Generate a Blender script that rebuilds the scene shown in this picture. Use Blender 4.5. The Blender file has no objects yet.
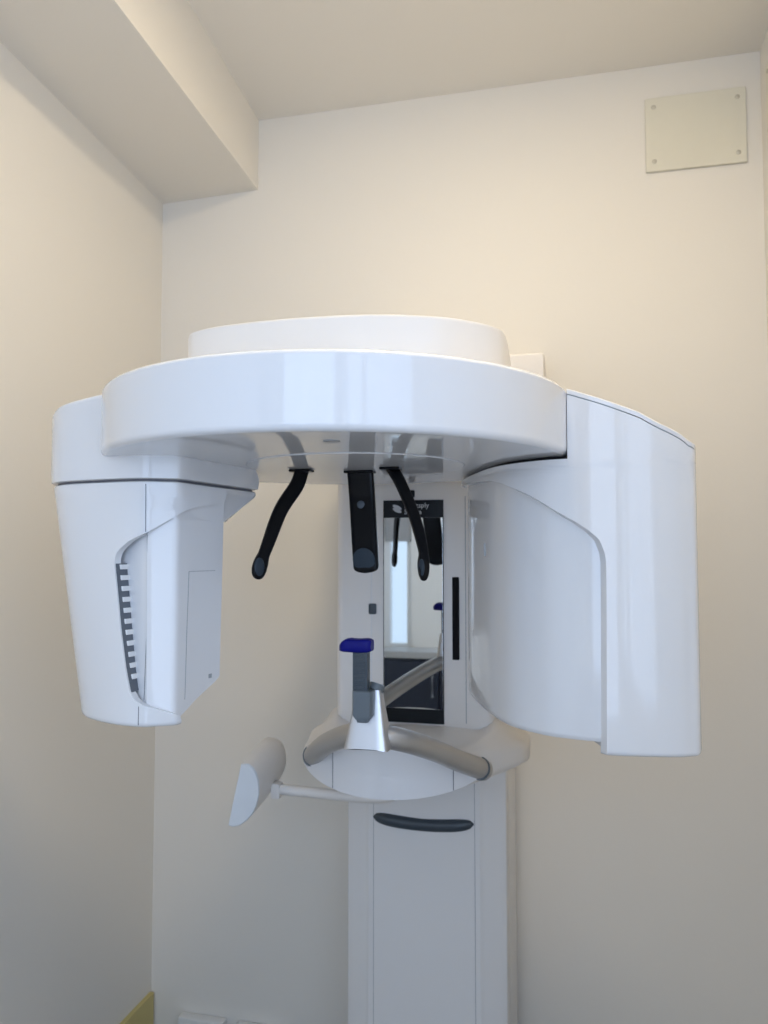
import bpy, bmesh, math
from mathutils import Vector, Matrix

# ------------------------------------------------------------------ camera, world, light, exposure
SC = bpy.context.scene
COL = SC.collection
cam_d = bpy.data.cameras.new('camera')
cam = bpy.data.objects.new('camera', cam_d)
COL.objects.link(cam)
cam_d.sensor_fit = 'VERTICAL'
cam_d.sensor_height = 36.0
cam_d.lens = 769.0 / 1024.0 * 36.0
cam_d.clip_start = 0.02
cam.location = (0.0, 0.0, 1.36)
cam.rotation_euler = (math.radians(92.9), 0.0, math.radians(13.4))
cam_d.dof.use_dof = True
cam_d.dof.focus_distance = 0.98
cam_d.dof.aperture_fstop = 8.0
SC.camera = cam

SC.view_settings.view_transform = 'Standard'
SC.view_settings.look = 'None'
SC.view_settings.gamma = 1.0
SC.view_settings.use_curve_mapping = False
SC.view_settings.exposure = -0.16

world = bpy.data.worlds.new('sky')
SC.world = world
world.use_nodes = True
world.node_tree.nodes['Background'].inputs['Color'].default_value = (0.62, 0.80, 1.0, 1)
world.node_tree.nodes['Background'].inputs['Strength'].default_value = 1.2


def daylight(name, loc, rot, sx, sy, watts, colour):
    d = bpy.data.lights.new(name, 'AREA')
    d.shape = 'RECTANGLE'
    d.size, d.size_y = sx, sy
    d.energy = watts
    d.color = colour
    o = bpy.data.objects.new(name, d)
    COL.objects.link(o)
    o.location = loc
    o.rotation_euler = rot
    return o


DAY = (0.55, 0.70, 1.0)
# daylight entering by the windows of the rear and right walls (lights stand outside the glass)
daylight('daylight_main', (-0.11, -1.86, 1.48), (math.radians(90), 0, 0), 1.14, 1.92, 25.0, DAY)
daylight('daylight_right', (0.64, -0.62, 1.60), (math.radians(90), 0, math.radians(90)), 1.80, 1.36, 20.5, DAY)
daylight('daylight_small', (-1.05, -1.86, 1.10), (math.radians(90), 0, 0), 0.20, 0.70, 0.13, DAY)
LAMP_STRENGTH = 106.0
LAMP_COLOUR = (1.0, 0.825, 0.57)

X0 = -0.305          # the machine's plane of symmetry
WALL_Y = 2.0
XL, XR, YR, ZC = -1.144, 0.476, -1.7, 2.59


# ------------------------------------------------------------------ materials
def new_mat(name):
    m = bpy.data.materials.new(name)
    m.use_nodes = True
    nt = m.node_tree
    return m, nt, nt.nodes['Principled BSDF']


def plain(name, col, rough=0.4, metal=0.0, coat=0.0, noise=0.03, nscale=30.0, bump=0.0, bscale=200.0, ior=1.5, emit=None, estr=0.0):
    """principled material with slight procedural colour and roughness variation"""
    m, nt, b = new_mat(name)
    tc = nt.nodes.new('ShaderNodeTexCoord')
    nz = nt.nodes.new('ShaderNodeTexNoise')
    nz.inputs['Scale'].default_value = nscale
    nz.inputs['Detail'].default_value = 3.0
    nt.links.new(tc.outputs['Object'], nz.inputs['Vector'])
    mx = nt.nodes.new('ShaderNodeMix')
    mx.data_type = 'RGBA'
    mx.inputs['A'].default_value = (*[c * (1 - noise) for c in col], 1)
    mx.inputs['B'].default_value = (*[min(1, c * (1 + noise)) for c in col], 1)
    nt.links.new(nz.outputs['Fac'], mx.inputs['Factor'])
    nt.links.new(mx.outputs['Result'], b.inputs['Base Color'])
    b.inputs['Roughness'].default_value = rough
    b.inputs['Metallic'].default_value = metal
    b.inputs['IOR'].default_value = ior
    if coat:
        b.inputs['Coat Weight'].default_value = coat
        b.inputs['Coat Roughness'].default_value = 0.03
    if bump:
        n2 = nt.nodes.new('ShaderNodeTexNoise')
        n2.inputs['Scale'].default_value = bscale
        n2.inputs['Detail'].default_value = 4.0
        nt.links.new(tc.outputs['Object'], n2.inputs['Vector'])
        bp = nt.nodes.new('ShaderNodeBump')
        bp.inputs['Strength'].default_value = bump
        bp.inputs['Distance'].default_value = 0.002
        nt.links.new(n2.outputs['Fac'], bp.inputs['Height'])
        nt.links.new(bp.outputs['Normal'], b.inputs['Normal'])
    if emit:
        b.inputs['Emission Color'].default_value = (*emit, 1)
        b.inputs['Emission Strength'].default_value = estr
    return m


M = {}
M['wall'] = plain('wall_paint', (0.80, 0.765, 0.70), 0.85, noise=0.012, nscale=2.0, bump=0.10, bscale=90)
M['ceiling'] = plain('ceiling_paint', (0.80, 0.765, 0.70), 0.9, noise=0.012, nscale=2.0, bump=0.08, bscale=90)
M['floor'] = plain('vinyl_floor', (0.22, 0.21, 0.20), 0.35, noise=0.08, nscale=14)
M['yellow'] = plain('yellow_vinyl', (0.60, 0.50, 0.20), 0.5, noise=0.05)
M['plate'] = plain('cream_plate', (0.73, 0.70, 0.59), 0.5, noise=0.02)
M['screw'] = plain('screw_metal', (0.55, 0.52, 0.44), 0.5, metal=0.3)
M['gloss'] = plain('white_gloss_lacquer', (0.80, 0.80, 0.81), 0.07, noise=0.008, nscale=6)
M['gloss2'] = plain('white_satin_plastic', (0.80, 0.765, 0.725), 0.28, noise=0.01, nscale=6)
M['gloss3'] = plain('white_column_plastic', (0.79, 0.78, 0.77), 0.25, noise=0.01, nscale=6)
M['matte_black'] = plain('matte_black', (0.006, 0.006, 0.007), 0.8)
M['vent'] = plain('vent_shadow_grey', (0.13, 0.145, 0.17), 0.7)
M['seam'] = plain('seam_shadow_gap', (0.16, 0.16, 0.18), 0.7)
M['black'] = plain('black_plastic', (0.004, 0.0045, 0.006), 0.3)
M['black'].node_tree.nodes['Principled BSDF'].inputs['Specular IOR Level'].default_value = 0.18
M['matte_black'].node_tree.nodes['Principled BSDF'].inputs['Specular IOR Level'].default_value = 0.2
M['teal'] = plain('dark_blue_pad', (0.012, 0.026, 0.042), 0.55)
M['grey'] = plain('grey_plastic', (0.12, 0.145, 0.165), 0.45)
M['dgrey'] = plain('dark_grey_plastic', (0.045, 0.060, 0.075), 0.4)
M['lgrey'] = plain('light_grey_plastic', (0.34, 0.36, 0.38), 0.45)
M['silver'] = plain('silver_paint', (0.60, 0.60, 0.61), 0.34, metal=0.85, noise=0.02, nscale=60)
M['silver_dark'] = plain('bronze_silver_paint', (0.52, 0.51, 0.50), 0.40, metal=0.75, noise=0.02, nscale=60)
M['blue'] = plain('blue_sleeve', (0.003, 0.004, 0.17), 0.45, noise=0.15, nscale=120, bump=0.15, bscale=80)
M['blue'].node_tree.nodes['Principled BSDF'].inputs['Specular IOR Level'].default_value = 0.2
M['mirror'] = plain('mirror_glass', (0.80, 0.82, 0.82), 0.02, metal=1.0, noise=0.0)
M['dglass'] = plain('dark_glass_band', (0.008, 0.010, 0.012), 0.25)
M['dglass'].node_tree.nodes['Principled BSDF'].inputs['Specular IOR Level'].default_value = 0.2
M['print'] = plain('white_print', (0.62, 0.64, 0.66), 0.5)
M['pale'] = plain('daylight_tinted_plastic', (0.70, 0.74, 0.78), 0.4)  # pad's camera-facing end: bluish daylight painted into the base colour
M['navy'] = plain('navy_laminate', (0.012, 0.018, 0.035), 0.4)
M['wtop'] = plain('grey_worktop', (0.42, 0.41, 0.39), 0.45, noise=0.06, nscale=60)
M['frame'] = plain('white_window_frame', (0.78, 0.78, 0.77), 0.4)
M['blind'] = plain('grey_blind', (0.36, 0.35, 0.34), 0.7)
M['lamp'] = plain('lamp_diffuser', (0.9, 0.88, 0.82), 0.6, emit=LAMP_COLOUR, estr=LAMP_STRENGTH)
M['socket'] = plain('white_socket', (0.80, 0.79, 0.76), 0.35)
g, nt, b = new_mat('window_glass')
nt.nodes.remove(b)
tr = nt.nodes.new('ShaderNodeBsdfTransparent')
gl = nt.nodes.new('ShaderNodeBsdfGlossy')
gl.inputs['Roughness'].default_value = 0.02
ms = nt.nodes.new('ShaderNodeMixShader')
ms.inputs[0].default_value = 0.06      # thin pane: mostly clear, a little reflection
nt.links.new(tr.outputs[0], ms.inputs[1])
nt.links.new(gl.outputs[0], ms.inputs[2])
nt.links.new(ms.outputs[0], nt.nodes['Material Output'].inputs['Surface'])
M['glass'] = g


# ------------------------------------------------------------------ object helpers
WLOC = {}


def empty(name, loc):
    o = bpy.data.objects.new(name, None)
    o.empty_display_size = 0.05
    COL.objects.link(o)
    o.location = loc
    WLOC[o] = Vector(loc)
    return o


def obj(name, verts, faces, mat, parent=None, angle=32, smooth=True):
    """one mesh object from world-space vertices; its origin is moved to the middle of its box"""
    me = bpy.data.meshes.new(name)
    vs = [Vector(v) for v in verts]
    lo = Vector([min(v[i] for v in vs) for i in range(3)])
    hi = Vector([max(v[i] for v in vs) for i in range(3)])
    c = (lo + hi) / 2
    c.z = lo.z
    me.from_pydata([v - c for v in vs], [], faces)
    bm = bmesh.new()
    bm.from_mesh(me)
    bmesh.ops.remove_doubles(bm, verts=bm.verts, dist=1e-6)
    bmesh.ops.recalc_face_normals(bm, faces=bm.faces)
    bm.to_mesh(me)
    bm.free()
    if smooth:
        me.shade_smooth()
        me.set_sharp_from_angle(angle=math.radians(angle))
    me.materials.append(M[mat])
    o = bpy.data.objects.new(name, me)
    COL.objects.link(o)
    if smooth:
        wn_ = o.modifiers.new('normals', 'WEIGHTED_NORMAL')
        wn_.keep_sharp = True
        wn_.weight = 80
    if parent is not None:
        o.parent = parent
        o.location = c - WLOC[parent]
    else:
        o.location = c
    WLOC[o] = c
    return o


def tag(o, label=None, cat=None, group=None, kind=None):
    if label: o['label'] = label
    if cat: o['category'] = cat
    if group: o['group'] = group
    if kind: o['kind'] = kind
    return o


def from_bm(bm):
    bm.verts.ensure_lookup_table()
    v = [tuple(x.co) for x in bm.verts]
    f = [[q.index for q in p.verts] for p in bm.faces]
    bm.free()
    return v, f


def box(lo, hi, bev=0.0, seg=2):
    bm = bmesh.new()
    bmesh.ops.create_cube(bm, size=1.0)
    for v in bm.verts:
        v.co = Vector([(lo[i] + hi[i]) / 2 + v.co[i] * (hi[i] - lo[i]) for i in range(3)])
    if bev:
        bmesh.ops.bevel(bm, geom=bm.edges[:], offset=bev, segments=seg, affect='EDGES', profile=0.5)
    bm.verts.index_update()
    return from_bm(bm)


def join(*parts):
    V, F = [], []
    for v, f in parts:
        n = len(V)
        V += list(v)
        F += [[i + n for i in q] for q in f]
    return V, F


def loft(secs, closed=True, cap=True):
    n = len(secs[0])
    V = [p for s in secs for p in s]
    F = []
    for j in range(len(secs) - 1):
        for i in range(n if closed else n - 1):
            a, b_ = j * n + i, j * n + (i + 1) % n
            F.append([a, b_, b_ + n, a + n])
    if cap:
        F.append(list(range(n)))
        F.append([len(V) - n + i for i in range(n)])
    return V, F


def lathe(prof, cx, cy, n=96):
    secs = [[(cx + r * math.cos(2 * math.pi * i / n), cy + r * math.sin(2 * math.pi * i / n), z) for i in range(n)] for r, z in prof]
    return loft(secs)


def catmull(pts, s):
    n = len(pts)
    i = int(max(0, min(n - 2, math.floor(s))))
    u = s - i
    p = [Vector(pts[max(0, min(n - 1, k))]) for k in (i - 1, i, i + 1, i + 2)]
    return 0.5 * ((2 * p[1]) + (-p[0] + p[2]) * u + (2 * p[0] - 5 * p[1] + 4 * p[2] - p[3]) * u * u + (-p[0] + 3 * p[1] - 3 * p[2] + p[3]) * u ** 3)


def interp(tab, x):
    if x <= tab[0][0]: return tab[0][1]
    for (a, va), (b_, vb) in zip(tab, tab[1:]):
        if x <= b_:
            return va + (vb - va) * (x - a) / (b_ - a)
    return tab[-1][1]


def frange(a, b_, n):
    return [a + (b_ - a) * i / n for i in range(n + 1)]


def tube(pts, rads, n=16, cap=True):
    """round tube through points, radius per point"""
    V = [Vector(p) for p in pts]
    secs = []
    up = Vector((0, 0, 1))
    for k, p in enumerate(V):
        t = (V[min(k + 1, len(V) - 1)] - V[max(k - 1, 0)]).normalized()
        a = t.cross(up)
        if a.length < 1e-4: a = Vector((1, 0, 0))
        a.normalize()
        b_ = t.cross(a).normalized()
        r = rads[k] if isinstance(rads, (list, tuple)) else rads
        secs.append([tuple(p + a * r * math.cos(2 * math.pi * i / n) + b_ * r * math.sin(2 * math.pi * i / n)) for i in range(n)])
    return loft(secs, True, cap)


def smooth_path(pts, per=8):
    return [tuple(catmull(pts, s)) for s in frange(0, len(pts) - 1, per * (len(pts) - 1))]


def blade(pts, wid, widths, thick, n=20, p=0.45):
    """strap with rounded section; wid = direction of its width"""
    V = [Vector(q) for q in pts]
    secs = []
    w = Vector(wid).normalized()
    for k, q in enumerate(V):
        t = (V[min(k + 1, len(V) - 1)] - V[max(k - 1, 0)]).normalized()
        ww = (w - t * w.dot(t)).normalized()
        nn = t.cross(ww).normalized()
        a, th = widths[k] / 2, (thick[k] if isinstance(thick, list) else thick) / 2
        sec = []
        for i in range(n):
            c, s = math.cos(2 * math.pi * i / n), math.sin(2 * math.pi * i / n)
            sec.append(tuple(q + ww * a * math.copysign(abs(c) ** p, c) + nn * th * math.copysign(abs(s) ** p, s)))
        secs.append(sec)
    return loft(secs)


# ------------------------------------------------------------------ the room
def wall(name, lo, hi, mat='wall', bev=0):
    v, f = box(lo, hi, bev)
    return tag(obj(name, v, f, mat, None, smooth=False), kind='structure')


T = 0.12
wall('floor', (XL - T, YR - T, -T), (XR + T, WALL_Y + T, 0), 'floor')
# the ceiling dips a little towards the back wall
ys_, zs_ = (YR - T, 1.40, WALL_Y, WALL_Y + T), (ZC + 0.07, ZC + 0.07, ZC, ZC)
V, F = loft([[(XL - T, y, z), (XR + T, y, z), (XR + T, y, ZC + 0.2), (XL - T, y, ZC + 0.2)] for y, z in zip(ys_, zs_)])
tag(obj('ceiling', V, F, 'ceiling', None, smooth=False), kind='structure')
wall('wall_back', (XL - T, WALL_Y, 0), (XR + T, WALL_Y + T, ZC + 0.1))
wall('wall_left', (XL - T, YR, 0), (XL, WALL_Y, ZC + 0.1))
W3 = (-1.52, 0.28, 0.92, 2.28)      # wide window of the right wall: y from, y to, z from, z to
tag(obj('wall_right', *join(box((XR, YR, 0), (XR + T, W3[0], ZC + 0.1)), box((XR, W3[1], 0), (XR + T, WALL_Y, ZC + 0.1)),
                            box((XR, W3[0], 0), (XR + T, W3[1], W3[2])), box((XR, W3[0], W3[3]), (XR + T, W3[1], ZC + 0.1))), 'wall', smooth=False), kind='structure')
# boxed beam along the left wall under the ceiling
secs = []
for y in [YR] + frange(1.0, WALL_Y, 20):
    k = min(1, max(0, (y - 1.25) / (WALL_Y - 1.25)))
    zl, zr = 2.432 - 0.054 * k, 2.432 - 0.045 * k
    secs.append([(XL + (-0.845 - XL) * u, y, zl + (zr - zl) * u) for u in frange(0, 1, 10)] + [(-0.845, y, ZC + 0.09), (XL, y, ZC + 0.09)])
V, F = loft(secs)
tag(obj('trim_1', V, F, 'wall', None, angle=40), kind='structure')
# rear wall with two window openings
W1 = (-0.68, 0.46, 0.52, 2.44)
W2 = (-1.135, -0.955, 0.74, 2.05)
parts = []
xs = [XL - T, W2[0], W2[1], W1[0], W1[1], XR + T]
parts.append(box((xs[0], YR - T, 0), (xs[1], YR, ZC + 0.1)))
parts.append(box((xs[1], YR - T, 0), (xs[2], YR, W2[2])))
parts.append(box((xs[1], YR - T, W2[3]), (xs[2], YR, ZC + 0.1)))
parts.append(box((xs[2], YR - T, 0), (xs[3], YR, ZC + 0.1)))
parts.append(box((xs[3], YR - T, 0), (xs[4], YR, W1[2])))
parts.append(box((xs[3], YR - T, W1[3]), (xs[4], YR, ZC + 0.1)))
parts.append(box((xs[4], YR - T, 0), (xs[5], YR, ZC + 0.1)))
tag(obj('wall_rear', *join(*parts), 'wall', smooth=False), kind='structure')


def window(name, w, mull):
    x0, x1, z0, z1 = w
    r = tag(empty(name, ((x0 + x1) / 2, YR - 0.06, z0)), kind='structure')
    fw = 0.035
    p = [box((x0, YR - 0.09, z0), (x0 + fw, YR - 0.03, z1)), box((x1 - fw, YR - 0.09, z0), (x1, YR - 0.03, z1)),
         box((x0 + fw, YR - 0.09, z0), (x1 - fw, YR - 0.03, z0 + fw)), box((x0 + fw, YR - 0.09, z1 - fw), (x1 - fw, YR - 0.03, z1))]
    if mull:
        xm = (x0 + x1) / 2
        p.append(box((xm - 0.03, YR - 0.09, z0 + fw), (xm + 0.03, YR - 0.03, z1 - fw)))
    obj('window_frame', *join(*p), 'frame', r, smooth=False)
    cuts = [x0 + fw, x1 - fw] if not mull else [x0 + fw, xm - 0.03, xm + 0.03, x1 - fw]
    for i in range(0, len(cuts), 2):
        obj('pane', *box((cuts[i], YR - 0.064, z0 + fw), (cuts[i + 1], YR - 0.060, z1 - fw)), 'glass', r, smooth=False)
    return r


window('window_1', W1, False)
wn = window('window_2', W2, False)
obj('blind', *box((W2[0] + 0.005, YR - 0.028, 1.42), (W2[1] - 0.005, YR - 0.012, W2[3]), 0.003), 'blind', wn)

def side_window(name, w, x0, x1, n):
    y0, y1, z0, z1 = w
    fw = 0.03
    r = tag(empty(name, ((x0 + x1) / 2, (y0 + y1) / 2, z0)), kind='structure')
    p = [box((x0, y0, z0), (x1, y1, z0 + fw)), box((x0, y0, z1 - fw), (x1, y1, z1))]
    xm = (x0 + x1) / 2
    for k in range(n + 1):
        y = y0 + (y1 - y0 - fw) * k / n
        p.append(box((x0, y, z0 + fw), (x1, y + fw, z1 - fw)))
        if k < n:
            obj('pane', *box((xm - 0.002, y + fw, z0 + fw), (xm + 0.002, y0 + (y1 - y0 - fw) * (k + 1) / n, z1 - fw)), 'glass', r, smooth=False)
    obj('window_frame', *join(*p), 'frame', r, smooth=False)


side_window('window_3', W3, XR + 0.03, XR + 0.09, 2)

v, f = box((XL, YR, 0), (XL + 0.014, 1.992, 0.138), 0.003)
tag(obj('baseboard_left', v, f, 'yellow'), kind='structure')

# ------------------------------------------------------------------ wall plates and sockets
def screw_plate(label, c, normal, w, h, screws):
    """flat cover plate on a wall; c = middle of the plate on the wall"""
    n = Vector(normal)
    side = Vector((0, 0, 1)).cross(n) * -1
    r = tag(empty('cover_plate', tuple(c)), label, 'cover plate')
    c = Vector(c)

    def slab(u0, u1, z0, z1, d0, d1, bev):
        ps = [c + side * u + Vector((0, 0, z)) + n * d for u in (u0, u1) for z in (z0, z1) for d in (d0, d1)]
        lo = [min(p[i] for p in ps) for i in range(3)]
        hi = [max(p[i] for p in ps) for i in range(3)]
        return box(lo, hi, bev)
    obj('plate', *slab(-w / 2, w / 2, 0, h, 0.0005, 0.009, 0.002), 'plate', r)
    for u, z in screws:
        q = c + side * u + Vector((0, 0, z))
        secs = []
        e1, e2 = side, Vector((0, 0, 1))
        for rad, d in ((0.0058, 0.0085), (0.0058, 0.0100), (0.004, 0.0112), (0.001, 0.0115)):
            secs.append([tuple(q + n * d + e1 * rad * math.cos(a) + e2 * rad * math.sin(a)) for a in frange(0, 2 * math.pi * 15 / 16, 15)])
        obj('screw', *loft(secs), 'screw', r)
    return r


SW = [(-0.098, 0.025), (0.098, 0.025), (-0.098, 0.165), (0.098, 0.165)]
screw_plate('pale yellow square-cornered cover plate with four screws, high on the back wall', (0.322, WALL_Y, 2.312), (0, -1, 0), 0.236, 0.190, SW)
screw_plate('sliver of a yellow cover plate on the right wall at the picture edge', (XR, 1.80, 2.312), (-1, 0, 0), 0.236, 0.190, SW)


def socket(x0, x1, label):
    r = tag(empty('wall_socket', ((x0 + x1) / 2, WALL_Y, 0.012)), label, 'socket', 'white boxes at the foot of the back wall')
    obj('housing', *box((x0, WALL_Y - 0.030, 0.012), (x1, WALL_Y - 0.0005, 0.094), 0.006), 'socket', r)
    xm = (x0 + x1) / 2
    for k in (-1, 1):
        q = xm + k * (x1 - x0) * 0.24
        secs = [[(q + a * math.cos(t), y, 0.053 + a * math.sin(t)) for t in frange(0, 2 * math.pi * 23 / 24, 23)] for a, y in ((0.024, WALL_Y - 0.029), (0.024, WALL_Y - 0.033), (0.021, WALL_Y - 0.033), (0.020, WALL_Y - 0.029))]
        obj('outlet', *loft(secs), 'socket', r)


socket(-1.048, -0.914, 'white double wall socket at floor level, nearest the left corner')
socket(-0.880, -0.746, 'white double wall socket at floor level, nearest the machine column')

# ------------------------------------------------------------------ ceiling lamp and the cabinet seen in the mirror
LX, LY, LZ = -0.10, 0.98, ZC + 0.07
r = tag(empty('ceiling_lamp', (LX, LY, LZ)), 'round warm ceiling lamp above the x-ray machine, out of view', 'lamp')
obj('lamp_base', *lathe([(0.0005, LZ - 0.0005), (0.125, LZ - 0.0005), (0.125, LZ - 0.030), (0.112, LZ - 0.034), (0.112, LZ - 0.020), (0.0005, LZ - 0.020)], LX, LY, 40), 'frame', r)
obj('diffuser', *lathe([(0.0005, LZ - 0.021), (0.1115, LZ - 0.021), (0.1115, LZ - 0.036), (0.0005, LZ - 0.038)], LX, LY, 40), 'lamp', r)

r = tag(empty('base_cabinet', (-0.75, YR + 0.25, 0)), 'dark navy low cabinet with grey worktop, seen in the machine mirror', 'cabinet')
obj('body', *box((XL + 0.004, YR + 0.004, 0.0), (-0.35, YR + 0.20, 0.72), 0.002), 'navy', r)
obj('worktop', *box((XL + 0.004, YR + 0.004, 0.72), (-0.34, YR + 0.22, 0.76), 0.003), 'wtop', r)
for k in range(2):
    x = XL + 0.012 + k * 0.392
    d = obj('door', *box((x, YR + 0.202, 0.08), (x + 0.384, YR + 0.220, 0.705), 0.002), 'navy', r)
    hx = x + (0.35 if k == 0 else 0.03)
    obj('handle', *tube([(hx, YR + 0.22, 0.50), (hx, YR + 0.245, 0.50), (hx, YR + 0.245, 0.62), (hx, YR + 0.22, 0.62)], 0.005, 10), 'silver', d)

# ================================================================== the panoramic x-ray machine
root = tag(empty('panoramic_xray_machine', (X0, 1.85, 0.0)),
           'large glossy white dental panoramic x-ray machine with ring, mirror column and chin rest', 'x-ray machine')

# ---- column on the back wall
def column_section(z, grow=0.0):
    w, e = 0.184 + grow, 0.022
    pts = []
    pl = [(-w, 1.985), (-w, 1.745), (-w + 0.005, 1.730), (-w + 0.020, 1.722), (-0.135, 1.712), (-0.125, 1.706), (0.0, 1.700),
          (0.125, 1.706), (0.135, 1.712), (w - 0.020, 1.722), (w - 0.005, 1.730), (w, 1.745), (w, 1.985)]
    return [(X0 - 0.012 + x, y, z) for x, y in pl]


col = obj('column', *loft([column_section(0.0), column_section(1.74)]), 'gloss3', root, angle=25)
for sx in (-0.126, 0.101):
    ys = 1.7005 + 0.006 * abs(sx + 0.012) / 0.125
    obj('seam', *box((X0 + sx, ys - 0.0008, 0.0), (X0 + sx + 0.0012, ys + 0.01, 0.90)), 'lgrey', col, smooth=False)
# curved dark grip let into the column front
secs = []
for s in frange(-1, 1, 28):
    x = X0 - 0.013 + s * 0.113
    zc = 0.757 + 0.009 * s * s
    h = 0.0130 * math.sqrt(max(0.0, 1 - abs(s) ** 6)) + 0.0008
    yf = 1.702
    secs.append([(x, yf - 0.012 * math.cos(a) * (1 - abs(s) ** 8) - 0.0, zc + h * math.sin(a)) for a in frange(-math.pi / 2, math.pi / 2, 8)] + [(x, yf + 0.01, zc + h), (x, yf + 0.01, zc - h)])
tag(obj('hand_grip', *loft(secs), 'dgrey', col), 'curved dark grey grip on column front')
obj('wall_bracket', *box((X0 - 0.25, 1.90, 1.45), (-0.050, 1.999, 1.846), 0.006), 'gloss2', col)

# ---- carriage tower with the mirror
tw = 0.162
plan = []
for cx, cy, a0 in ((X0 - tw + 0.016, 1.546, 180), (X0 + tw - 0.016, 1.546, 270)):
    for k in range(7):
        a = math.radians(a0 + 15 * k)
        plan.append((cx + 0.016 * math.cos(a), cy + 0.016 * math.sin(a)))
plan += [(X0 + tw, 1.71), (X0 - tw, 1.71)]
tower = obj('mirror_tower', *loft([[(x, y, z) for x, y in plan] for z in (0.99, 1.60)]), 'gloss2', root)
mx0, mx1 = -0.364, -0.243
obj('mirror_frame', *box((mx0 - 0.0015, 1.5275, 1.0165), (mx1 + 0.0015, 1.5315, 1.463), 0.0006), 'dglass', tower)
tag(obj('mirror', *box((mx0, 1.5265, 1.045), (mx1, 1.530, 1.4275), 0.0004), 'mirror', tower), 'narrow upright mirror')
hd = tag(obj('header_band', *box((mx0, 1.5260, 1.4278), (mx1, 1.530, 1.4625), 0.0004), 'dglass', tower), 'black glass band with white lettering')
obj('lower_band', *box((mx0, 1.5260, 1.017), (mx1, 1.530, 1.0447), 0.0004), 'dglass', tower)
obj('slot', *box((-0.2245, 1.5268, 1.144), (-0.2105, 1.5315, 1.308), 0.002), 'matte_black', tower)
obj('button', *box((-0.3965, 1.5255, 1.231), (-0.3800, 1.5315, 1.253), 0.003), 'dgrey', tower)
obj('groove', *box((-0.3925, 1.5295, 1.02), (-0.3895, 1.5315, 1.315), 0.0005), 'gloss3', tower)
obj('groove', *box((-0.1985, 1.5295, 1.02), (-0.1970, 1.5315, 1.47), 0.0005), 'lgrey', tower)
obj('sensor_eye', *box((-0.3115, 1.5260, 1.468), (-0.3000, 1.5315, 1.4835), 0.003), 'black', tower)


def lettering(txt, x, z, size, parent, y=1.5255):
    cu = bpy.data.curves.new('lettering', 'FONT')
    cu.body = txt
    cu.size = size
    cu.extrude = 0.0001
    cu.resolution_u = 2
    o = bpy.data.objects.new('lettering_source', cu)
    COL.objects.link(o)
    dg = bpy.context.evaluated_depsgraph_get()
    me = bpy.data.meshes.new_from_object(o.evaluated_get(dg))
    vs = [(x + v.co.x, y - v.co.z, z + v.co.y) for v in me.vertices]
    fs = [list(p.vertices) for p in me.polygons]
    bpy.data.objects.remove(o)
    bpy.data.meshes.remove(me)
    bpy.data.curves.remove(cu)
    return obj('lettering', vs, fs, 'print', parent, smooth=False)


lettering('Dentsply', -0.3215, 1.4475, 0.0142, hd)
lettering('Sirona', -0.3215, 1.4345, 0.0142, hd)
# two-stroke emblem in front of the lettering
for flip in (1, -1):
    secs = []
    for s in frange(0, 1, 12):
        x = -0.345 + 0.018 * s
        zc = 1.4455 + flip * (0.0065 - 0.0075 * (s if flip == 1 else 1 - s) * 0.9)
        h = 0.0042 * math.sin(math.pi * min(max(s, 0.04), 0.96)) ** 0.5
        secs.append([(x, 1.5254, zc - h), (x, 1.5254, zc + h), (x, 1.5262, zc + h), (x, 1.5262, zc - h)])
    obj('emblem_stroke', *loft(secs), 'print', hd, smooth=False)

# ---- shelf below the mirror, with its eye-shaped front panel
def shelf_section(w, zt, zb, yf, bow, cx, n=96, pw=0.8, bump=0.0):
    zm = 0.960
    sec = []
    for i in range(n):
        a = 2 * math.pi * i / n
        c, s = math.cos(a), math.sin(a)
        x = w * math.copysign(abs(c) ** 0.9, c)
        h = (zt - zm) if s >= 0 else (zm - zb)
        z = zm + h * math.copysign(abs(s) ** pw, s)
        if s >= 0:
            z += bump * math.exp(-((abs(cx + x - X0) - 0.166) / 0.022) ** 2) * min(1, 6 * s)
        sec.append((cx + x, yf + bow * (x / w) ** 2, z))
    return sec


FX = X0 - 0.026
fs_ = [shelf_section(0.176, 1.010, 0.919, 1.352, 0.095, FX),
       shelf_section(0.180, 1.014, 0.917, 1.362, 0.095, FX),
       shelf_section(0.200, 1.013, 0.918, 1.42, 0.075, FX + 0.012),
       shelf_section(0.218, 1.014, 0.922, 1.48, 0.055, FX + 0.022, pw=0.7, bump=0.008),
       shelf_section(0.228, 1.014, 0.928, 1.535, 0.03, FX + 0.026, pw=0.6, bump=0.032),
       shelf_section(0.226, 1.014, 0.935, 1.64, 0.01, FX + 0.026, pw=0.6, bump=0.036),
       shelf_section(0.200, 1.030, 0.94, 1.71, 0.0, FX + 0.028, pw=0.6)]
shelf = obj('shelf', *loft(fs_), 'gloss2', root, angle=40)
fp0 = [shelf_section(0.176 * k, 0.96 + 0.050 * k, 0.96 - 0.041 * k, 1.352 - d, 0.095 * k * k, FX) for k, d in ((1.0, -0.002), (1.0, 0.002), (0.985, 0.004), (0.8, 0.004), (0.6, 0.004), (0.4, 0.004), (0.2, 0.004), (0.02, 0.004))]
fp = tag(obj('front_panel', *loft(fp0), 'gloss', shelf, angle=50), 'eye-shaped glossy front panel')
for px_ in (-0.425, -0.205):
    u = (px_ - FX)
    y = 1.352 + 0.095 * (u / 0.176) ** 2 - 0.0046
    k = math.sqrt(max(0, 1 - (u / 0.176) ** 2))
    obj('seam', *box((px_, y, 0.96 - 0.041 * k ** 0.8 + 0.001), (px_ + 0.0012, y + 0.004, 0.96 + 0.05 * k ** 0.8 - 0.001)), 'seam', fp, smooth=False)
obj('underside_boss', *lathe([(0.001, 0.905), (0.05, 0.905), (0.06, 0.912), (0.06, 0.93), (0.001, 0.93)], X0, 1.47, 32), 'gloss2', shelf)

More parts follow.
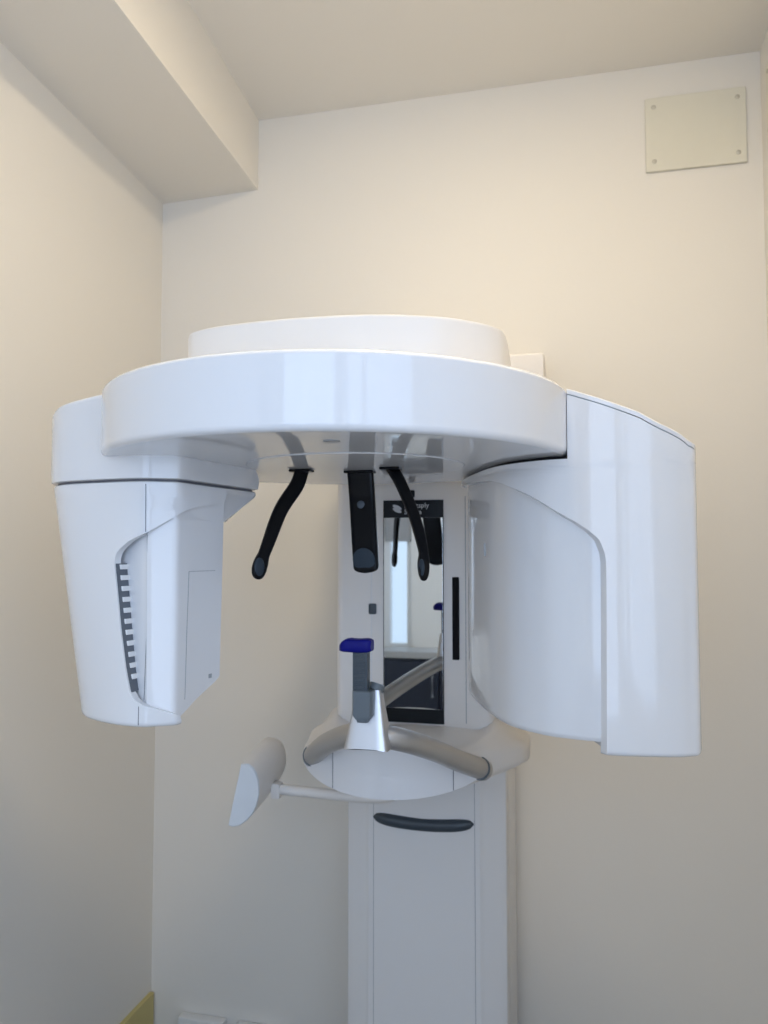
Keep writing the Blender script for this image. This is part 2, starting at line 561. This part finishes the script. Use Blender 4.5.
# ---- chin rest: silver bow, post, clamp, stem and blue bite piece
bow = smooth_path([(-0.483, 1.450, 0.957), (-0.4755, 1.42, 0.9715), (-0.4165, 1.31, 1.021), (-0.350, 1.20, 1.0635), (-0.3015, 1.145, 1.0835), (-0.2535, 1.16, 1.0735), (-0.2265, 1.235, 1.045), (-0.2105, 1.30, 1.020), (-0.191, 1.36, 0.9935), (-0.167, 1.43, 0.9645), (-0.158, 1.457, 0.953)], 8)
chin = obj('chin_rest_bow', *tube(bow, [0.0198 - 0.0025 * math.sin(math.pi * k / 80) for k in range(81)], 24), 'silver_dark', root, angle=60)
for q0, q1 in ((bow[5], bow[7]), (bow[74], bow[75])):
    obj('end_collar', *tube([q0, q1], 0.0212, 24), 'grey', chin)
# flared post
secs = []
for t, zz in zip(frange(0, 1, 16), frange(1.066, 1.153, 16)):
    hw = 0.0195 + (0.0340 - 0.0195) * (1 - t) ** 1.2
    hd_ = 0.011 + 0.015 * (1 - t) ** 1.3
    zz2 = zz
    sec = []
    for i in range(64):
        a = 2 * math.pi * (i + 0.5) / 64
        c, s = math.cos(a), math.sin(a)
        px_ = hw * math.copysign(abs(c) ** 0.25, c)
        sag = 0.004 * (1 - t) * (1 - (px_ / hw) ** 2)
        sec.append((-0.293 + px_, 1.133 + hd_ * math.copysign(abs(s) ** 0.25, s) , zz2 + sag))
    secs.append(sec)
post = obj('chin_post', *loft(secs), 'silver', chin, angle=40)
cl = []
for zz, hw, hd_ in ((1.108, 0.0085, 0.010), (1.1125, 0.0105, 0.011), (1.1128, 0.0115, 0.012), (1.118, 0.0155, 0.013), (1.152, 0.0155, 0.013), (1.154, 0.0145, 0.012)):
    cl.append([(-0.2965 + hw * x, 1.114 + hd_ * y, zz) for x, y in ((-1, 0.9), (-1, -0.5), (-0.8, -1), (0.8, -1), (1, -0.5), (1, 0.9))])
obj('clamp', *loft(cl), 'grey', post, angle=25)
obj('clamp_knob', *tube([(-0.284, 1.134, 1.150), (-0.281, 1.138, 1.1585), (-0.2805, 1.1385, 1.1605)], [0.012, 0.012, 0.008], 16), 'grey', post)
stem = obj('stem', *join(box((-0.3115, 1.106, 1.15), (-0.2885, 1.122, 1.222), 0.0015)), 'dgrey', chin)
for k in range(9):
    z = 1.157 + k * 0.006
    obj('tooth', *box((-0.3075, 1.1048, z), (-0.2925, 1.1065, z + 0.003), 0.0004), 'dgrey', stem)
# blue sleeve over the bite piece: slumped rounded cap with a longer left side
secs = []
for s in frange(0, 1, 14):
    x = -0.3315 + 0.0485 * s
    e = min(1.0, (0.0001 + min(s, 1 - s) * 7)) ** 0.5
    zt = 1.2230 + 0.0070 * min(1, s * 4) ** 0.6 + 0.0004 * math.sin(9 * s)
    zb = 1.2095 + 0.0004 * math.sin(7 * s + 1)
    zm, h = (zt + zb) / 2, (zt - zb) / 2 * (0.8 + 0.2 * e)
    sec = []
    for i in range(16):
        a = 2 * math.pi * i / 16
        c, q = math.cos(a), math.sin(a)
        sec.append((x, 1.114 + 0.0135 * (0.7 + 0.3 * e) * math.copysign(abs(c) ** 0.5, c), zm + h * math.copysign(abs(q) ** 0.5, q)))
    secs.append(sec)
tag(obj('bite_piece', *loft(secs), 'blue', chin, angle=50), 'deep blue sleeved bite piece')

# ---- control pad on its arm
PD = [(-0.626, 0.944), (-0.6395, 0.884), (-0.652, 0.823), (-0.644, 0.8215), (-0.637, 0.822), (-0.627, 0.825), (-0.614, 0.835), (-0.602, 0.848), (-0.593, 0.866), (-0.588, 0.887), (-0.588, 0.902), (-0.590, 0.916), (-0.594, 0.928), (-0.600, 0.938), (-0.611, 0.945)]
pcx = sum(p[0] for p in PD) / len(PD)
pcz = sum(p[1] for p in PD) / len(PD)
secs = []
for y, kx, kz, dz in ((1.424, 1.0, 1.0, 0.0), (1.445, 1.06, 1.02, 0.004), (1.48, 1.10, 1.03, 0.010), (1.52, 1.10, 1.03, 0.018), (1.55, 1.04, 0.98, 0.022), (1.575, 0.90, 0.86, 0.022), (1.59, 0.68, 0.66, 0.022), (1.597, 0.4, 0.4, 0.022)):
    secs.append([(pcx + (x - pcx) * kx, y, pcz + (z - pcz) * kz + dz) for x, z in PD])
pad = obj('control_pad', *loft(secs), 'gloss2', root, angle=50)
secs = [[(pcx + (x - pcx) * k, y, pcz + (z - pcz) * k) for x, z in PD] for y, k in ((1.4245, 0.995), (1.4215, 0.99), (1.4195, 0.95))]
obj('end_face', *loft(secs), 'pale', pad)
n_ = Vector((-0.978, 0, 0.210))
pa, pb = Vector((-0.631, 0, 0.935)), Vector((-0.653, 0, 0.838))
scr = []
for d in (0.0005, 0.003):
    scr.append([tuple(q + n_ * d + Vector((0, y, 0))) for q, y in ((pa, 1.450), (pb, 1.450), (pb + Vector((0, 0, 0.008)), 1.525), (pa + Vector((0, 0, 0.008)), 1.525))])
obj('display', *loft(scr), 'dglass', pad, smooth=False)
obj('pad_arm', *tube(smooth_path([(-0.585, 1.5, 0.876), (-0.52, 1.5, 0.874), (-0.396, 1.5, 0.872), (-0.34, 1.5, 0.880), (-0.315, 1.495, 0.915)], 5), 0.0105, 14), 'gloss2', root)
obj('hinge', *box((-0.592, 1.488, 0.858), (-0.572, 1.512, 0.889), 0.004), 'gloss2', pad)

# ---- stationary upper arm above the ring
ARM = [(-.545, 1.24), (-.541, 1.10), (-.532, 1.02), (-.520, .985), (-.492, .966), (-.44, .953), (-.354, .945), (-.245, .953), (-.16, .983), (-.115, 1.018), (-.092, 1.048), (-.082, 1.08), (-.082, 1.14), (-.085, 1.24)]


def arm_section(z, g_=0.0):
    c = Vector((X0, 1.15))
    pts = []
    for q in smooth_path([(x, y, 0) for x, y in ARM], 5):
        d = (Vector(q[:2]) - c)
        d = d * (1 - g_ / d.length)
        pts.append((c.x + d.x, c.y + d.y, z))
    return pts + [(X0 + 0.15, 1.32, z), (X0 + 0.15, 1.70, z), (X0 - 0.15, 1.70, z), (X0 - 0.15, 1.32, z)]


obj('upper_arm', *loft([arm_section(1.574), arm_section(1.662), arm_section(1.6665, 0.0015), arm_section(1.6685, 0.006)]), 'gloss2', root, angle=30)
obj('arm_pivot', *box((X0 - 0.15, 1.40, 1.56), (X0 + 0.15, 1.71, 1.70), 0.01), 'gloss2', root)

# ---- rotating ring
RC = (-0.34, 1.13)
RR = 0.345
prof = [(0.0005, 1.4912), (0.30, 1.4912), (RR - 0.009, 1.4912), (RR - 0.0055, 1.4920), (RR - 0.0025, 1.4940), (RR - 0.0006, 1.4970), (RR, 1.5005), (RR, 1.5765), (RR - 0.001, 1.5795), (RR - 0.003, 1.5820), (RR - 0.007, 1.5835), (0.0005, 1.5835)]
ring = obj('ring', *lathe(prof, *RC, 144), 'gloss', root, angle=35)
DC = (-0.318, 1.146)
obj('centre_disc', *lathe([(0.0005, 1.4898), (0.1655, 1.4898), (0.1670, 1.4900), (0.168, 1.4906), (0.168, 1.4911), (0.0005, 1.4911)], *DC, 96), 'gloss', ring, angle=35)
obj('disc_plug', *lathe([(0.0005, 1.4902), (0.010, 1.4902), (0.0105, 1.4912), (0.0005, 1.4912)], -0.272, 0.872, 20), 'lgrey', ring)

# ---- head supports hanging from the disc
def sup(name, pts, wid, widths, thick, label):
    path = smooth_path(pts, 14)
    n = len(path) - 1
    ws = [interp(widths, k / n) for k in range(n + 1)]
    th = [interp(thick, k / n) for k in range(n + 1)]
    return tag(obj(name, *blade(path, wid, ws, th), 'black', root, angle=50), label)


lt = sup('temple_support', [(-0.411, 1.16, 1.4895), (-0.416, 1.15, 1.464), (-0.429, 1.115, 1.423), (-0.4385, 1.085, 1.369), (-0.444, 1.07, 1.338), (-0.4460, 1.066, 1.318)], (0.55, 0.83, 0),
         [(0, 0.025), (0.5, 0.022), (0.68, 0.018), (0.76, 0.0225), (0.84, 0.0235), (0.91, 0.020), (0.96, 0.014), (0.99, 0.008), (1, 0.004)], [(0, 0.009), (0.65, 0.008), (0.74, 0.011), (0.86, 0.010), (0.95, 0.007), (1, 0.003)], 'left curved black temple support')
rt_ = sup('temple_support', [(-0.264, 1.16, 1.4895), (-0.247, 1.15, 1.462), (-0.221, 1.12, 1.413), (-0.2025, 1.09, 1.364), (-0.198, 1.072, 1.338), (-0.1970, 1.068, 1.318)], (0.80, 0.60, 0),
          [(0, 0.021), (0.5, 0.017), (0.64, 0.0135), (0.72, 0.0165), (0.82, 0.0165), (0.90, 0.014), (0.96, 0.0095), (0.99, 0.006), (1, 0.003)], [(0, 0.009), (0.65, 0.008), (0.74, 0.011), (0.86, 0.010), (0.95, 0.007), (1, 0.003)], 'right curved black temple support')
obj('support_foot', *box((-0.430, 1.148, 1.4855), (-0.394, 1.172, 1.4900), 0.002), 'black', lt)
obj('support_foot', *box((-0.282, 1.148, 1.4855), (-0.250, 1.172, 1.4900), 0.002), 'black', rt_)
ct = sup('forehead_support', [(-0.3255, 1.20, 1.4895), (-0.322, 1.20, 1.442), (-0.3155, 1.19, 1.377), (-0.3115, 1.183, 1.342), (-0.3105, 1.182, 1.325)], (0.97, -0.15, 0),
         [(0, 0.045), (0.5, 0.043), (0.80, 0.042), (0.86, 0.0405), (0.90, 0.037), (0.94, 0.030), (0.97, 0.021), (0.99, 0.012), (1, 0.004)], [(0, 0.012), (0.9, 0.012), (1, 0.005)], 'broad black forehead support strap')
obj('support_foot', *box((-0.351, 1.188, 1.4855), (-0.302, 1.212, 1.4900), 0.002), 'black', ct)


def disc_on(name, c, n, r_, d, mat, parent, squash=1.0):
    n = Vector(n).normalized()
    e1 = n.cross(Vector((0, 0, 1))).normalized()
    e2 = e1.cross(n).normalized()
    c = Vector(c)
    secs = [[tuple(c + n * h + e1 * rr * math.cos(a) + e2 * rr * squash * math.sin(a)) for a in frange(0, 2 * math.pi * 23 / 24, 23)] for rr, h in ((r_, 0), (r_, d * 0.6), (r_ * 0.85, d), (0.0005, d * 1.05))]
    return obj(name, *loft(secs), mat, parent, angle=50)


disc_on('cushion', (-0.3130, 1.1770, 1.3460), (-0.15, -0.98, -0.12), 0.0190, 0.002, 'teal', ct)
disc_on('rivet', (-0.3225, 1.1932, 1.4345), (0.05, -1, 0), 0.0065, 0.0015, 'dgrey', ct)
disc_on('cushion', (-0.4435, 1.0650, 1.3365), (0.83, -0.55, 0), 0.0085, 0.003, 'teal', lt, 1.6)
disc_on('cushion', (-0.1990, 1.0655, 1.3365), (-0.60, -0.80, 0), 0.0055, 0.003, 'teal', rt_, 2.2)

# ---- curved housings: a plan curve s -> (x, y), rows of heights, shells with a shaped border
def normal_at(P, s, z, e=0.02):
    a, b_ = P(s - e, z), P(s + e, z)
    t = (b_ - a).normalized()
    return Vector((t.y, -t.x))


def shell(P, zs, s0, s1, th, sgn, ncol=48, bevel_s=0.0, rnd=0.006):
    """closed shell of thickness th over the plan curve between s0(z) and s1(z)"""
    n = ncol + 1
    out, inn = [], []
    for z in zs:
        a, b_ = s0(z), s1(z)
        ro, ri = [], []
        for i in range(n):
            s = a + (b_ - a) * i / ncol
            k = max(0.0, 1 - (z - zs[0]) / rnd)          # rounded lower edge
            q = P(s, z) - normal_at(P, s, z) * sgn * min(th * 0.9, rnd * (1 - math.sqrt(max(0, 1 - k * k))))
            ro.append((q.x, q.y, z))
            si = a + (b_ + bevel_s - a) * i / ncol
            q = P(si, z) - normal_at(P, si, z) * sgn * th
            ri.append((q.x, q.y, z))
        out.append(ro)
        inn.append(ri)
    m = len(zs)
    V = [p for r_ in out for p in r_] + [p for r_ in inn for p in r_]
    O = m * n
    F = []
    for j in range(m - 1):
        for i in range(ncol):
            a = j * n + i
            F.append([a, a + 1, a + n + 1, a + n])
            F.append([O + a, O + a + n, O + a + n + 1, O + a + 1])
        for i in (0, ncol):
            a = j * n + i
            F.append([a, a + n, O + a + n, O + a])
    for j in (0, m - 1):
        for i in range(ncol):
            a = j * n + i
            F.append([a, a + 1, O + a + 1, O + a])
    return V, F


# ---- right housing (wide, tall)
RP = [(.15, 1.40), (.175, 1.25), (.172, 1.115), (.152, 1.085), (.10, 1.072), (.05, 1.068), (0, 1.076), (-.045, 1.095), (-.10, 1.15), (-.148, 1.26), (-.188, 1.40), (-.175, 1.47)]


def PR(s, z):
    q = catmull([Vector((*p, 0)) for p in RP], min(max(s, -0.2), len(RP) - 0.8))
    return Vector((q.x, q.y))


SG = -1.0      # outward side of the right curve (walked from the outer back round the front)
_t = normal_at(PR, 5.0, 1.3)
SG = -1.0 if _t.y > 0 else 1.0
RB = [(1.088, 5.05), (1.30, 5.0), (1.346, 5.0), (1.357, 5.03), (1.3746, 5.16), (1.387, 5.41), (1.40, 5.79), (1.42, 6.51), (1.4455, 7.37), (1.4604, 7.91), (1.4685, 8.35), (1.475, 9.6), (1.480, 10.9), (1.487, 11.0)]
RTOP = [(0, 1.485), (1, 1.492), (2.0, 1.501), (2.79, 1.508), (3.6, 1.530), (4.08, 1.5455), (5.09, 1.566), (5.95, 1.5825)]
rzs = [1.090, 1.0904, 1.0915, 1.093, 1.095, 1.097] + frange(1.10, 1.34, 16) + frange(1.346, 1.40, 14)[0:] + frange(1.404, 1.486, 22)
rh = empty('right_housing', (0.0, 1.20, 1.088))
rh.parent = root
rh.location = Vector((0.0, 1.20, 1.088)) - WLOC[root]
WLOC[rh] = Vector((0.0, 1.20, 1.088))
ga = shell(PR, rzs, lambda z: 0.0, lambda z: interp(RB, z), 0.0125, SG, 64, bevel_s=0.17)
# part of the cover that stands outside the ring
cols = frange(0.0, 5.97, 60)
V, F = [], []
rows = frange(0, 1, 6)
for t in rows:
    for s in cols:
        q = PR(s, 0)
        V.append((q.x, q.y, 1.486 + t * (interp(RTOP, s) - 0.0085 - 1.486)))
n = len(cols)
for j in range(len(rows) - 1):
    for i in range(n - 1):
        a = j * n + i
        F.append([a, a + 1, a + n + 1, a + n])
k0 = len(V)
for t in rows:
    for s in cols:
        q = PR(s, 0) - normal_at(PR, s, 0) * SG * 0.0095
        V.append((q.x, q.y, 1.486 + t * (interp(RTOP, s) - 0.0085 - 1.486)))
for j in range(len(rows) - 1):
    for i in range(n - 1):
        a = k0 + j * n + i
        F.append([a, a + n, a + n + 1, a + 1])
    a = j * n + n - 1
    F.append([a, a + n, k0 + a + n, k0 + a])
obj('outer_cover', *join(ga, (V, F)), 'gloss', rh, angle=40)
# thin lid along the sloping top
V, F = [], []
loops = []
for dz, g_ in ((-0.0068, 0.0), (-0.0012, 0.0), (0.0, -0.0012)):
    lp = []
    for s in cols:
        q = PR(s, 0) + normal_at(PR, s, 0) * SG * g_
        lp.append((q.x, q.y, interp(RTOP, s) + dz))
    lp += [(-0.02, 1.30, 1.535 + dz), (0.0, 1.40, 1.515 + dz)]
    loops.append(lp)
obj('lid', *loft(loops), 'gloss', rh, angle=40)
obj('lid_seam', *loft([[(p[0] * 1.0, p[1] + 0.0012, p[2] - 0.0085) for p in loops[0]], [(p[0], p[1] + 0.0012, p[2] + 0.001) for p in loops[0]]]), 'lgrey', rh, angle=40)
# recessed inner body
secs = []
BS = frange(4.0, 11.0, 80)


def inner_loop(z, inset):
    lp = []
    for s in BS:
        q = PR(s, 0) - normal_at(PR, s, 0) * SG * inset
        lp.append((q.x, q.y, z))
    lp += [(-0.05, 1.47, z), (0.10, 1.42, z), (0.13, 1.25, z)]
    return lp


inner = obj('inner_body', *loft([inner_loop(1.104, 0.020), inner_loop(1.1045, 0.015), inner_loop(1.108, 0.0125), inner_loop(1.112, 0.0115), inner_loop(1.481, 0.0115), inner_loop(1.4835, 0.014)]), 'gloss', rh, angle=40)
obj('gasket', *loft([inner_loop(1.482, 0.010), inner_loop(1.4911, 0.010)]), 'black', rh, angle=40)
# bottom plate closing the cover
bp_ = []
for s in frange(0.0, 4.9, 40):
    q = PR(s, 0) - normal_at(PR, s, 0) * SG * 0.008
    bp_.append((q.x, q.y))
bp_ += [(0.0, 1.25), (0.02, 1.40)]
obj('bottom_plate', *loft([[(x, y, z) for x, y in bp_] for z in (1.0905, 1.106)]), 'gloss', rh)
obj('marker', *box((-0.1265, 1.1985, 1.352), (-0.1235, 1.2015, 1.372), 0.0008), 'lgrey', rh)

# ---- left housing with the vents
LT_ = [(-.705, 1.24), (-.770, 1.16), (-.765, 1.04), (-.717, .975), (-.62, .950), (-.562, .948), (-.523, .970), (-.512, 1.02), (-.50, 1.072)]
LB_ = [(-.66, 1.16), (-.705, 1.11), (-.705, 1.035), (-.675, .985), (-.61, .952), (-.557, .947), (-.521, .967), (-.512, 1.015), (-.50, 1.06)]


def edge_curve(pts, s):
    """smooth up to point 5, then two flat facets meeting in a rounded edge at point 6"""
    pv = [Vector((*p, 0)) for p in pts]
    if s < 5.0 or s > 7.0:
        return catmull(pv, s)
    c, e = pv[6], 0.16
    if s < 6 - e: return pv[5].lerp(c, s - 5)
    if s > 6 + e: return c.lerp(pv[7], s - 6)
    a, b_ = pv[5].lerp(c, 1 - e), c.lerp(pv[7], e)
    t = (s - 6 + e) / (2 * e)
    return a * (1 - t) ** 2 + c * 2 * t * (1 - t) + b_ * t * t


def PL(s, z):
    s = min(max(s, 0.0), 8.0)
    u = (z - 1.117) / 0.340
    q = edge_curve(LB_, s) * (1 - u) + edge_curve(LT_, s) * u
    return Vector((q.x, q.y))


_t = normal_at(PL, 4.5, 1.3)
SL = -1.0 if _t.y > 0 else 1.0
lh = empty('left_housing', (-0.62, 1.05, 1.117))
lh.parent = root
lh.location = Vector((-0.62, 1.05, 1.117)) - WLOC[root]
WLOC[lh] = Vector((-0.62, 1.05, 1.117))
LBD = [(1.117, 6.30), (1.135, 6.15), (1.140, 5.8), (1.145, 5.41), (1.1515, 4.95), (1.158, 4.70), (1.169, 4.55), (1.198, 4.42), (1.252, 4.27), (1.306, 4.17), (1.340, 4.11), (1.350, 4.125), (1.358, 4.18), (1.365, 4.30), (1.3737, 4.51), (1.387, 5.10), (1.402, 5.67), (1.416, 6.21), (1.424, 6.9), (1.430, 7.5), (1.436, 8.0), (1.457, 8.0)]
lzs = [1.1215, 1.1219, 1.123, 1.125] + frange(1.1275, 1.170, 20) + frange(1.18, 1.33, 14) + frange(1.336, 1.4535, 32)
obj('outer_cover', *shell(PL, lzs, lambda z: 0.6, lambda z: interp(LBD, z), 0.012, SL, 60), 'gloss', lh, angle=40)
# inner body: falls back towards the vents, flush at the inner corner, bottom rising at the inner side
LOFF = [(0, 0.014), (3.6, 0.016), (3.9, 0.025), (4.3, 0.023), (4.7, 0.017), (5.2, 0.0105), (5.8, 0.006), (6.2, 0.005), (8, 0.004)]
LZB = [(0, 1.124), (6.0, 1.124), (6.3, 1.128), (8, 1.172)]


def left_loop(t, extra=0.0, top=1.452):
    lp = []
    for s in frange(0.0, 5.5, 45) + frange(5.55, 6.5, 38) + frange(6.6, 8.0, 14):
        z0 = interp(LZB, s)
        z = z0 + t * (top - z0)
        q = PL(s, z) - normal_at(PL, s, z) * SL * (interp(LOFF, s) + extra)
        lp.append((q.x, q.y, z))
    z = 1.15 + t * (top - 1.15)
    lp += [(-0.535, 1.12, z + 0.01 * (1 - t)), (-0.60, 1.155, z)]
    return lp


lbody = obj('inner_body', *loft([left_loop(0.0, 0.004), left_loop(0.012, 0.0)] + [left_loop(t) for t in frange(0.08, 1.0, 12)]), 'gloss', lh, angle=35)


def on_left(s, z, d=0.0):
    q = PL(s, z) - normal_at(PL, s, z) * SL * (interp(LOFF, s) - d)
    return Vector((q.x, q.y, z))


def strip(pts, w, parent, mat='seam', name='seam', P=on_left, d=0.0006):
    """thin line lying on a housing surface through (s, z) points, w wide in s (vertical lines) or z (level lines)"""
    V, F = [], []
    for k, (s, z) in enumerate(pts):
        s2, z2 = pts[min(k + 1, len(pts) - 1)]
        s3, z3 = pts[max(k - 1, 0)]
        vert = abs(z2 - z3) > abs(s2 - s3) * 0.04
        ds, dz = (w / 0.05, 0) if vert else (0, w)
        for dd in (d, -0.002):
            V.append(P(s - ds / 2, z - dz / 2, dd))
            V.append(P(s + ds / 2, z + dz / 2, dd))
    for k in range(len(pts) - 1):
        a, b_ = 4 * k, 4 * k + 4
        F += [[a, a + 1, b_ + 1, b_], [a + 2, b_ + 2, b_ + 3, a + 3], [a, b_, b_ + 2, a + 2], [a + 1, a + 3, b_ + 3, b_ + 1]]
    F += [[0, 2, 3, 1], [len(V) - 4, len(V) - 3, len(V) - 1, len(V) - 2]]
    return obj(name, V, F, mat, parent, smooth=False)


def on_cover(s, z, d=0.0):
    q = PL(s, z) + normal_at(PL, s, z) * SL * d
    return Vector((q.x, q.y, z))


strip([(5.0, 1.452), (5.0, 1.42), (5.0, 1.386)], 0.0009, lbody, P=on_cover, d=0.0004)
strip([(5.0, 1.383), (4.96, 1.32), (4.92, 1.25), (4.85, 1.19), (4.81, 1.156)], 0.0009, lbody, d=0.0004)
strip([(4.81, 1.150), (4.80, 1.125)], 0.0009, lbody, P=on_cover, d=0.0004)
# service door outline on the inner side
door = strip([(6.55, 1.331), (6.5, 1.25), (6.46, 1.153)], 0.0007, lbody, mat='lgrey', name='door_seam')
strip([(6.55, 1.331), (6.9, 1.331), (7.25, 1.331), (7.6, 1.331)], 0.0007, lbody, mat='lgrey', name='door_seam')
strip([(7.44, 1.178), (7.56, 1.178)], 0.006, lbody, mat='lgrey', name='mark')
# ventilation fins in the step of the recess
def on_step(s, z, d):
    q = PL(s, z) - normal_at(PL, s, z) * SL * d
    return Vector((q.x, q.y, z))


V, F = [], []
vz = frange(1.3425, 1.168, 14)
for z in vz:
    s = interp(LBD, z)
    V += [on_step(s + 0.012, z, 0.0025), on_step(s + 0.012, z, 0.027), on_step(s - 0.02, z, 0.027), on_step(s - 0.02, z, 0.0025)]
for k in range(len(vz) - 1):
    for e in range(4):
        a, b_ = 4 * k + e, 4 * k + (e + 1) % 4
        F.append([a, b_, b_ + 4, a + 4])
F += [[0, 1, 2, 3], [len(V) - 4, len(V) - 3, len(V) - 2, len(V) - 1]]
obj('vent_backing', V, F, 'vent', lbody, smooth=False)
for k in range(11):
    z = 1.336 - k * 0.0150
    V = []
    for zz, e in ((z - 0.0016, 0.050), (z + 0.0052, 0.085)):
        s = interp(LBD, zz)
        for s_, d in ((s - 0.01, 0.008), (s + e * 0.6, 0.010), (s + e, 0.025), (s - 0.01, 0.027)):
            V.append(on_step(s_, zz, d))
    obj('vent_fin', V, [[0, 1, 2, 3], [4, 7, 6, 5], [0, 4, 5, 1], [1, 5, 6, 2], [2, 6, 7, 3], [3, 7, 4, 0]], 'gloss3', lbody, smooth=False)


# flared collar under the shoulder and the shoulder itself
def collar_loop(z, ext, g_):
    lp = []
    for s in frange(0.0, 5.5, 40) + frange(5.6, 6.4, 20) + frange(6.5, 8.0, 14):
        zz = min(z, 1.457)
        q = PL(s, zz) + normal_at(PL, s, zz) * SL * g_
        if s > 6.0:
            k = (s - 6.0) / 2.0
            q = q + Vector((0.006 * k, 0.098 * k)) * ext
        lp.append((q.x, q.y, z if z < 1.55 else z - 0.005 + 0.022 * min(1, max(0, (s - 2.2) / 1.9))))
    lp += [(-0.51, 1.19 * ext + 1.09 * (1 - ext), z), (-0.56, 1.22 * ext + 1.12 * (1 - ext), z)]
    return lp


obj('collar', *loft([collar_loop(1.404, 0.02, -0.004), collar_loop(1.446, 1.0, -0.003), collar_loop(1.450, 1.02, -0.001), collar_loop(1.455, 1.0, -0.001), collar_loop(1.4565, 1.0, -0.003)]), 'gloss', lh, angle=40)
obj('gasket', *loft([collar_loop(1.4560, 0.98, -0.006), collar_loop(1.4605, 0.98, -0.006)]), 'seam', lh, angle=40)
obj('shoulder', *loft([collar_loop(1.4590, 1.0, 0.000), collar_loop(1.4605, 1.03, 0.003), collar_loop(1.474, 1.05, 0.004), collar_loop(1.4835, 1.0, 0.004), collar_loop(1.560, 0.0, 0.004), collar_loop(1.566, 0.0, 0.001), collar_loop(1.569, 0.0, -0.006)]), 'gloss', lh, angle=40)
